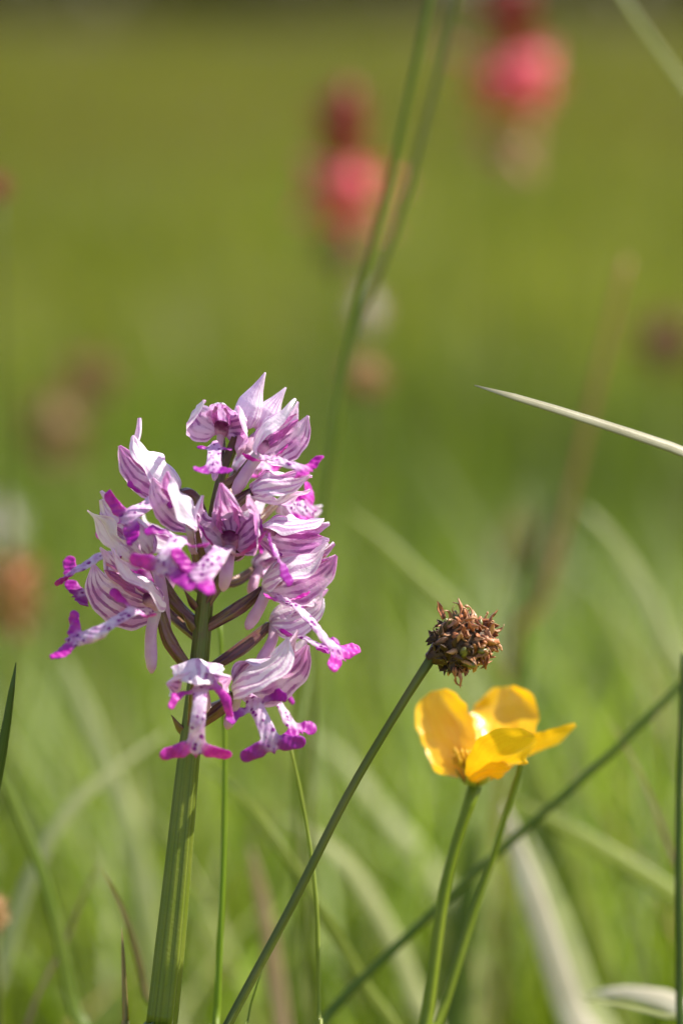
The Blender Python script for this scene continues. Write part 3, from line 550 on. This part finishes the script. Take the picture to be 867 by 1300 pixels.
# blurred blades low in the picture
low = [
 ([(265, 1480, 155), (212, 1290, 155), (170, 1080, 155), (120, 930, 155), (82, 835, 155)], W2(5.8), G_GREY, 'wide grey green blurred blade sloping up to the left behind the orchid stem'),
 ([(-40, 1420, 100), (5, 1220, 100), (45, 1100, 102), (100, 1015, 105), (210, 930, 110)], W2(3.4), G_PALE, 'pale arching blade bending right at the lower left'),
 ([(120, 1420, 50), (92, 1270, 50), (58, 1120, 50), (0, 975, 50), (-30, 900, 50)], W2(2.7), G_GREEN, 'green blurred blade leaning left across the lower left corner'),
 ([(200, 1400, 30), (184, 1255, 30), (158, 1160, 30), (130, 1103, 30)], W2(1.9), G_TIP, 'tan tipped short blade left of the orchid stem'),
 ([(370, 1420, 110), (356, 1290, 110), (336, 1160, 110), (318, 1075, 110)], W2(4.4), G_TAN, 'blurred pinkish tan dry blade right of the orchid stem'),
 ([(560, 1400, 120), (522, 1250, 120), (475, 1150, 120), (428, 1085, 120), (360, 1035, 120)], W2(4.2), G_PALE, 'blurred pale arching blade between orchid and buttercup stems'),
 ([(770, 1420, 100), (722, 1280, 100), (690, 1180, 100), (660, 1090, 100), (640, 1020, 100)], W2(6.5), G_WHITE, 'broad bleached dry blade low behind the buttercup'),
 ([(790, 1420, 115), (745, 1260, 115), (705, 1150, 115), (670, 1060, 115)], W2(5.3), G_GREY, 'broad grey green blade lying against the bleached blade'),
 ([(820, 1420, 145), (640, 880, 145), (520, 720, 147), (430, 640, 150)], W2(4.4), G_YGREEN, 'yellow green blade rising to the left behind the brown seed head'),
 ([(1020, 1300, 95), (900, 1170, 95), (760, 1075, 97), (640, 1010, 99)], W2(4.8), G_YGREEN, 'yellow green blade sloping down to the right edge'),
 ([(980, 1420, 60), (890, 1190, 60), (820, 1000, 60), (770, 910, 62)], W2(1.0), G_TAN, 'fine tan blurred stalk leaning left near the right edge'),
 ([(960, 1400, 55), (880, 1290, 55), (810, 1262, 57), (745, 1262, 60)], W2(5.3), G_WHITE, 'bleached curled dead blade in the lower right corner'),
 ([(950, 1330, 30), (860, 1295, 30), (780, 1275, 32), (735, 1268, 33)], W2(1.4), G_PALE, 'thin pale blade lying level in the lower right corner'),
 ([(560, 1440, 135), (575, 1300, 135), (592, 1150, 135), (605, 1040, 135)], W2(7.3), G_DARK, 'dark green blurred blade behind the buttercup stem'),
 ([(720, 1300, 225), (680, 1000, 225), (650, 850, 225), (700, 620, 230)], W2(5.3), G_DARK, 'dark green blurred blade behind the buttercup petals'),
 ([(900, 1000, 175), (840, 800, 175), (780, 690, 175), (735, 640, 175)], W2(4.2), G_PALE, 'pale blurred blade at the right above the diagonal stalk'),
 ([(600, 1240, 185), (470, 1010, 185), (400, 930, 185)], W2(5.3), G_GREY, 'grey green blurred blade below the seed head'),
 ([(540, 1450, 60), (450, 1230, 62), (330, 1040, 66), (250, 960, 95)], W2(2.2), G_YGREEN, 'long thin yellow green blade leaning left behind the orchid stem'),
 ([(20, 1420, 60), (90, 1180, 60), (130, 1090, 60)], W2(1.0), G_TAN, 'thin brownish blade leaning right in the lower left corner'),
]
for i, (pts, w, mt, lb) in enumerate(low):
    blade('grass_leaf', pts, w, mt, lb, dx=RNG.uniform(-10, 10), face=(RNG.uniform(-.2, .5), .4, 1), cup=.6)

# ------------------------------------------------------------------ blurred flower heads behind
M_PINK = m_tissue('pink_floret', (.86, .17, .22), (.80, .10, .17), 200., .4)
M_PALEPINK = m_tissue('pale_pink_floret', (.62, .32, .22), (.56, .24, .18), 200., .45)
M_RED = m_tissue('dark_red_bud', (.24, .02, .02), (.30, .04, .03), 200., .25)
M_MAROON = m_tissue('maroon_floret', (.12, .03, .03), (.16, .05, .03), 200., .2)
def fm2(name, mt, sc):
    me = mesh(name, *solid(sheet([A([0, 0, 0]), A([0, .4*sc, 1.6*sc]), A([0, .2*sc, 3.2*sc])], [(0, .6*sc), (.5, 1.9*sc), (.85, 1.5*sc), (1, .3*sc)], A([0, 1., .1]), 1.3, 5, 7, .1), 5, 7, .15)); me.materials.append(mt); return me
def pink_head(px, py, dz, sc, label, seed, lower):
    c = P(px, py, dz); ft = ground_under(c, 12, 6); g = np.random.default_rng(seed); up = nrm(A([.02, 0, 1.]))
    T = thing('pink_flower', label, 'flower', ft, 'pink flowers in the meadow')
    part('stem', tube([ft, ground_under(c, 4, 2)+A([0, 0, c[2]*.5]), c-up*6*sc], W(.9, .8, .7), 10, 24), G_GREEN, T)
    part('bud_cone', blob(c+up*11*sc, (2.8*sc, 2.8*sc, 5.5*sc), seed=seed, rough=.2), M_RED, T)
    part('petal', blob(c+up*1.0*sc+A([1.2*sc, 0, .6*sc]), (4.0*sc, 4.0*sc, 3.4*sc), seed=seed+9, rough=.7), M_PINK, T)
    bm, pm, lm, mm_ = fm2('bud', M_RED, sc*.9), fm2('petal', M_PINK, sc*1.25), fm2('lower_petal', M_PALEPINK, sc*1.1), fm2('calyx', M_MAROON, sc)
    for i in range(22):
        a = i*2.4; z = i/22; d = A([math.cos(a), math.sin(a), .4]); place(bm, 'bud', c+A([math.cos(a)*2.2, math.sin(a)*2.2, 6+9*z])*sc, d, T, g.uniform(0, 6), 1)
    for i in range(34):
        a = i*2.4; z = i/34; d = A([math.cos(a), math.sin(a), .1-.5*(1-z)])+.4*g.normal(size=3); place(pm, 'petal', c+A([math.cos(a)*2.6+g.normal(0, 1.1), math.sin(a)*2.6, -3.5+8.5*z])*sc, d, T, g.uniform(-.5, .5), g.uniform(.75, 1.35))
    for i in range(14):
        a = i*2.4; d = A([math.cos(a)*.7, math.sin(a)*.7, -.7]); place(lm if lower else mm_, 'lower_petal' if lower else 'calyx', c+A([math.cos(a)*2, math.sin(a)*2, -5.5-2*(i % 3)])*sc, d, T, g.uniform(-.5, .5), 1)
pink_head(432, 250, 400, 2.05, 'blurred pink flower with dark red tip behind the crossing tall stalks', 3, False)
pink_head(642, 116, 470, 2.3, 'blurred pink flower with dark red tip near the top of the picture', 4, True)
def brown_head(px, py, dz, rx, rz, label, seed, mats, dx=0):
    c = P(px, py, dz); ft = ground_under(c, dx, 0); T = thing('withered_flower_head', label, 'seed head', ft, 'blurred withered heads in the meadow'); g = np.random.default_rng(seed)
    part('stalk', tube([ft, (ft+c)/2, c-A([0, 0, rz])], W(1.1, 1, .8), 8, 20), G_OLIVE, T); part('core', blob(c, (rx*.75, rx*.75, rz*.8), seed=seed, rough=.2), mats[0], T)
    ms = [fm2('floret', m, rx*.16) for m in mats]
    for i in range(60):
        z = 1-2*(i+.5)/60; a = i*2.4; r = math.sqrt(1-z*z); d = A([r*math.cos(a), r*math.sin(a), z]); place(ms[i % len(ms)], 'floret', c+d*A([rx, rx, rz])*.8, d, T, g.uniform(0, 6), g.uniform(.8, 1.3))
M_TANF = m_tissue('tan_floret', (.28, .19, .06), (.22, .14, .045), 300., .35)
M_CREAM = m_tissue('cream_floret', (.72, .68, .58), (.62, .56, .48), 300., .45)
M_PEACH = m_tissue('peach_floret', (.60, .40, .20), (.52, .30, .15), 300., .4)
brown_head(72, 545, 480, 9.0, 13.0, 'blurred brown withered head, lower of the two at the left', 1, (M_TANF, M_DRY))
brown_head(116, 480, 500, 8.0, 7.0, 'blurred brown withered head, upper of the two at the left', 2, (M_TANF, M_DRY), 6)
brown_head(10, 755, 260, 8, 11, 'blurred brown withered head at the left edge below the pair', 3, (M_DRY, M_TANF))
brown_head(463, 478, 270, 5.0, 5.0, 'small peach coloured blurred head above the orchid tip', 4, (M_PEACH, M_TANF))
brown_head(466, 395, 320, 4.2, 6.0, 'small whitish blurred head below the lower pink flower', 5, (M_CREAM, M_PALEPINK))
brown_head(0, 668, 380, 5.5, 8.5, 'small whitish blurred head cut by the left edge', 6, (M_CREAM, M_CREAM))
brown_head(845, 432, 560, 9, 8, 'dark purplish blurred head at the right edge', 7, (M_MAROON, M_DRY))
brown_head(-4, 238, 200, 2.6, 2.6, 'tiny reddish blurred head at the left edge high up', 8, (M_RED, M_PALEPINK))
brown_head(-6, 1160, 60, 2.4, 3.6, 'small orange brown head at the left edge low down', 9, (M_PEACH, M_TANF))
brown_head(665, 705, 520, 8.0, 10.0, 'faint brown blurred head above the seed head', 10, (M_TANF, M_DRY))
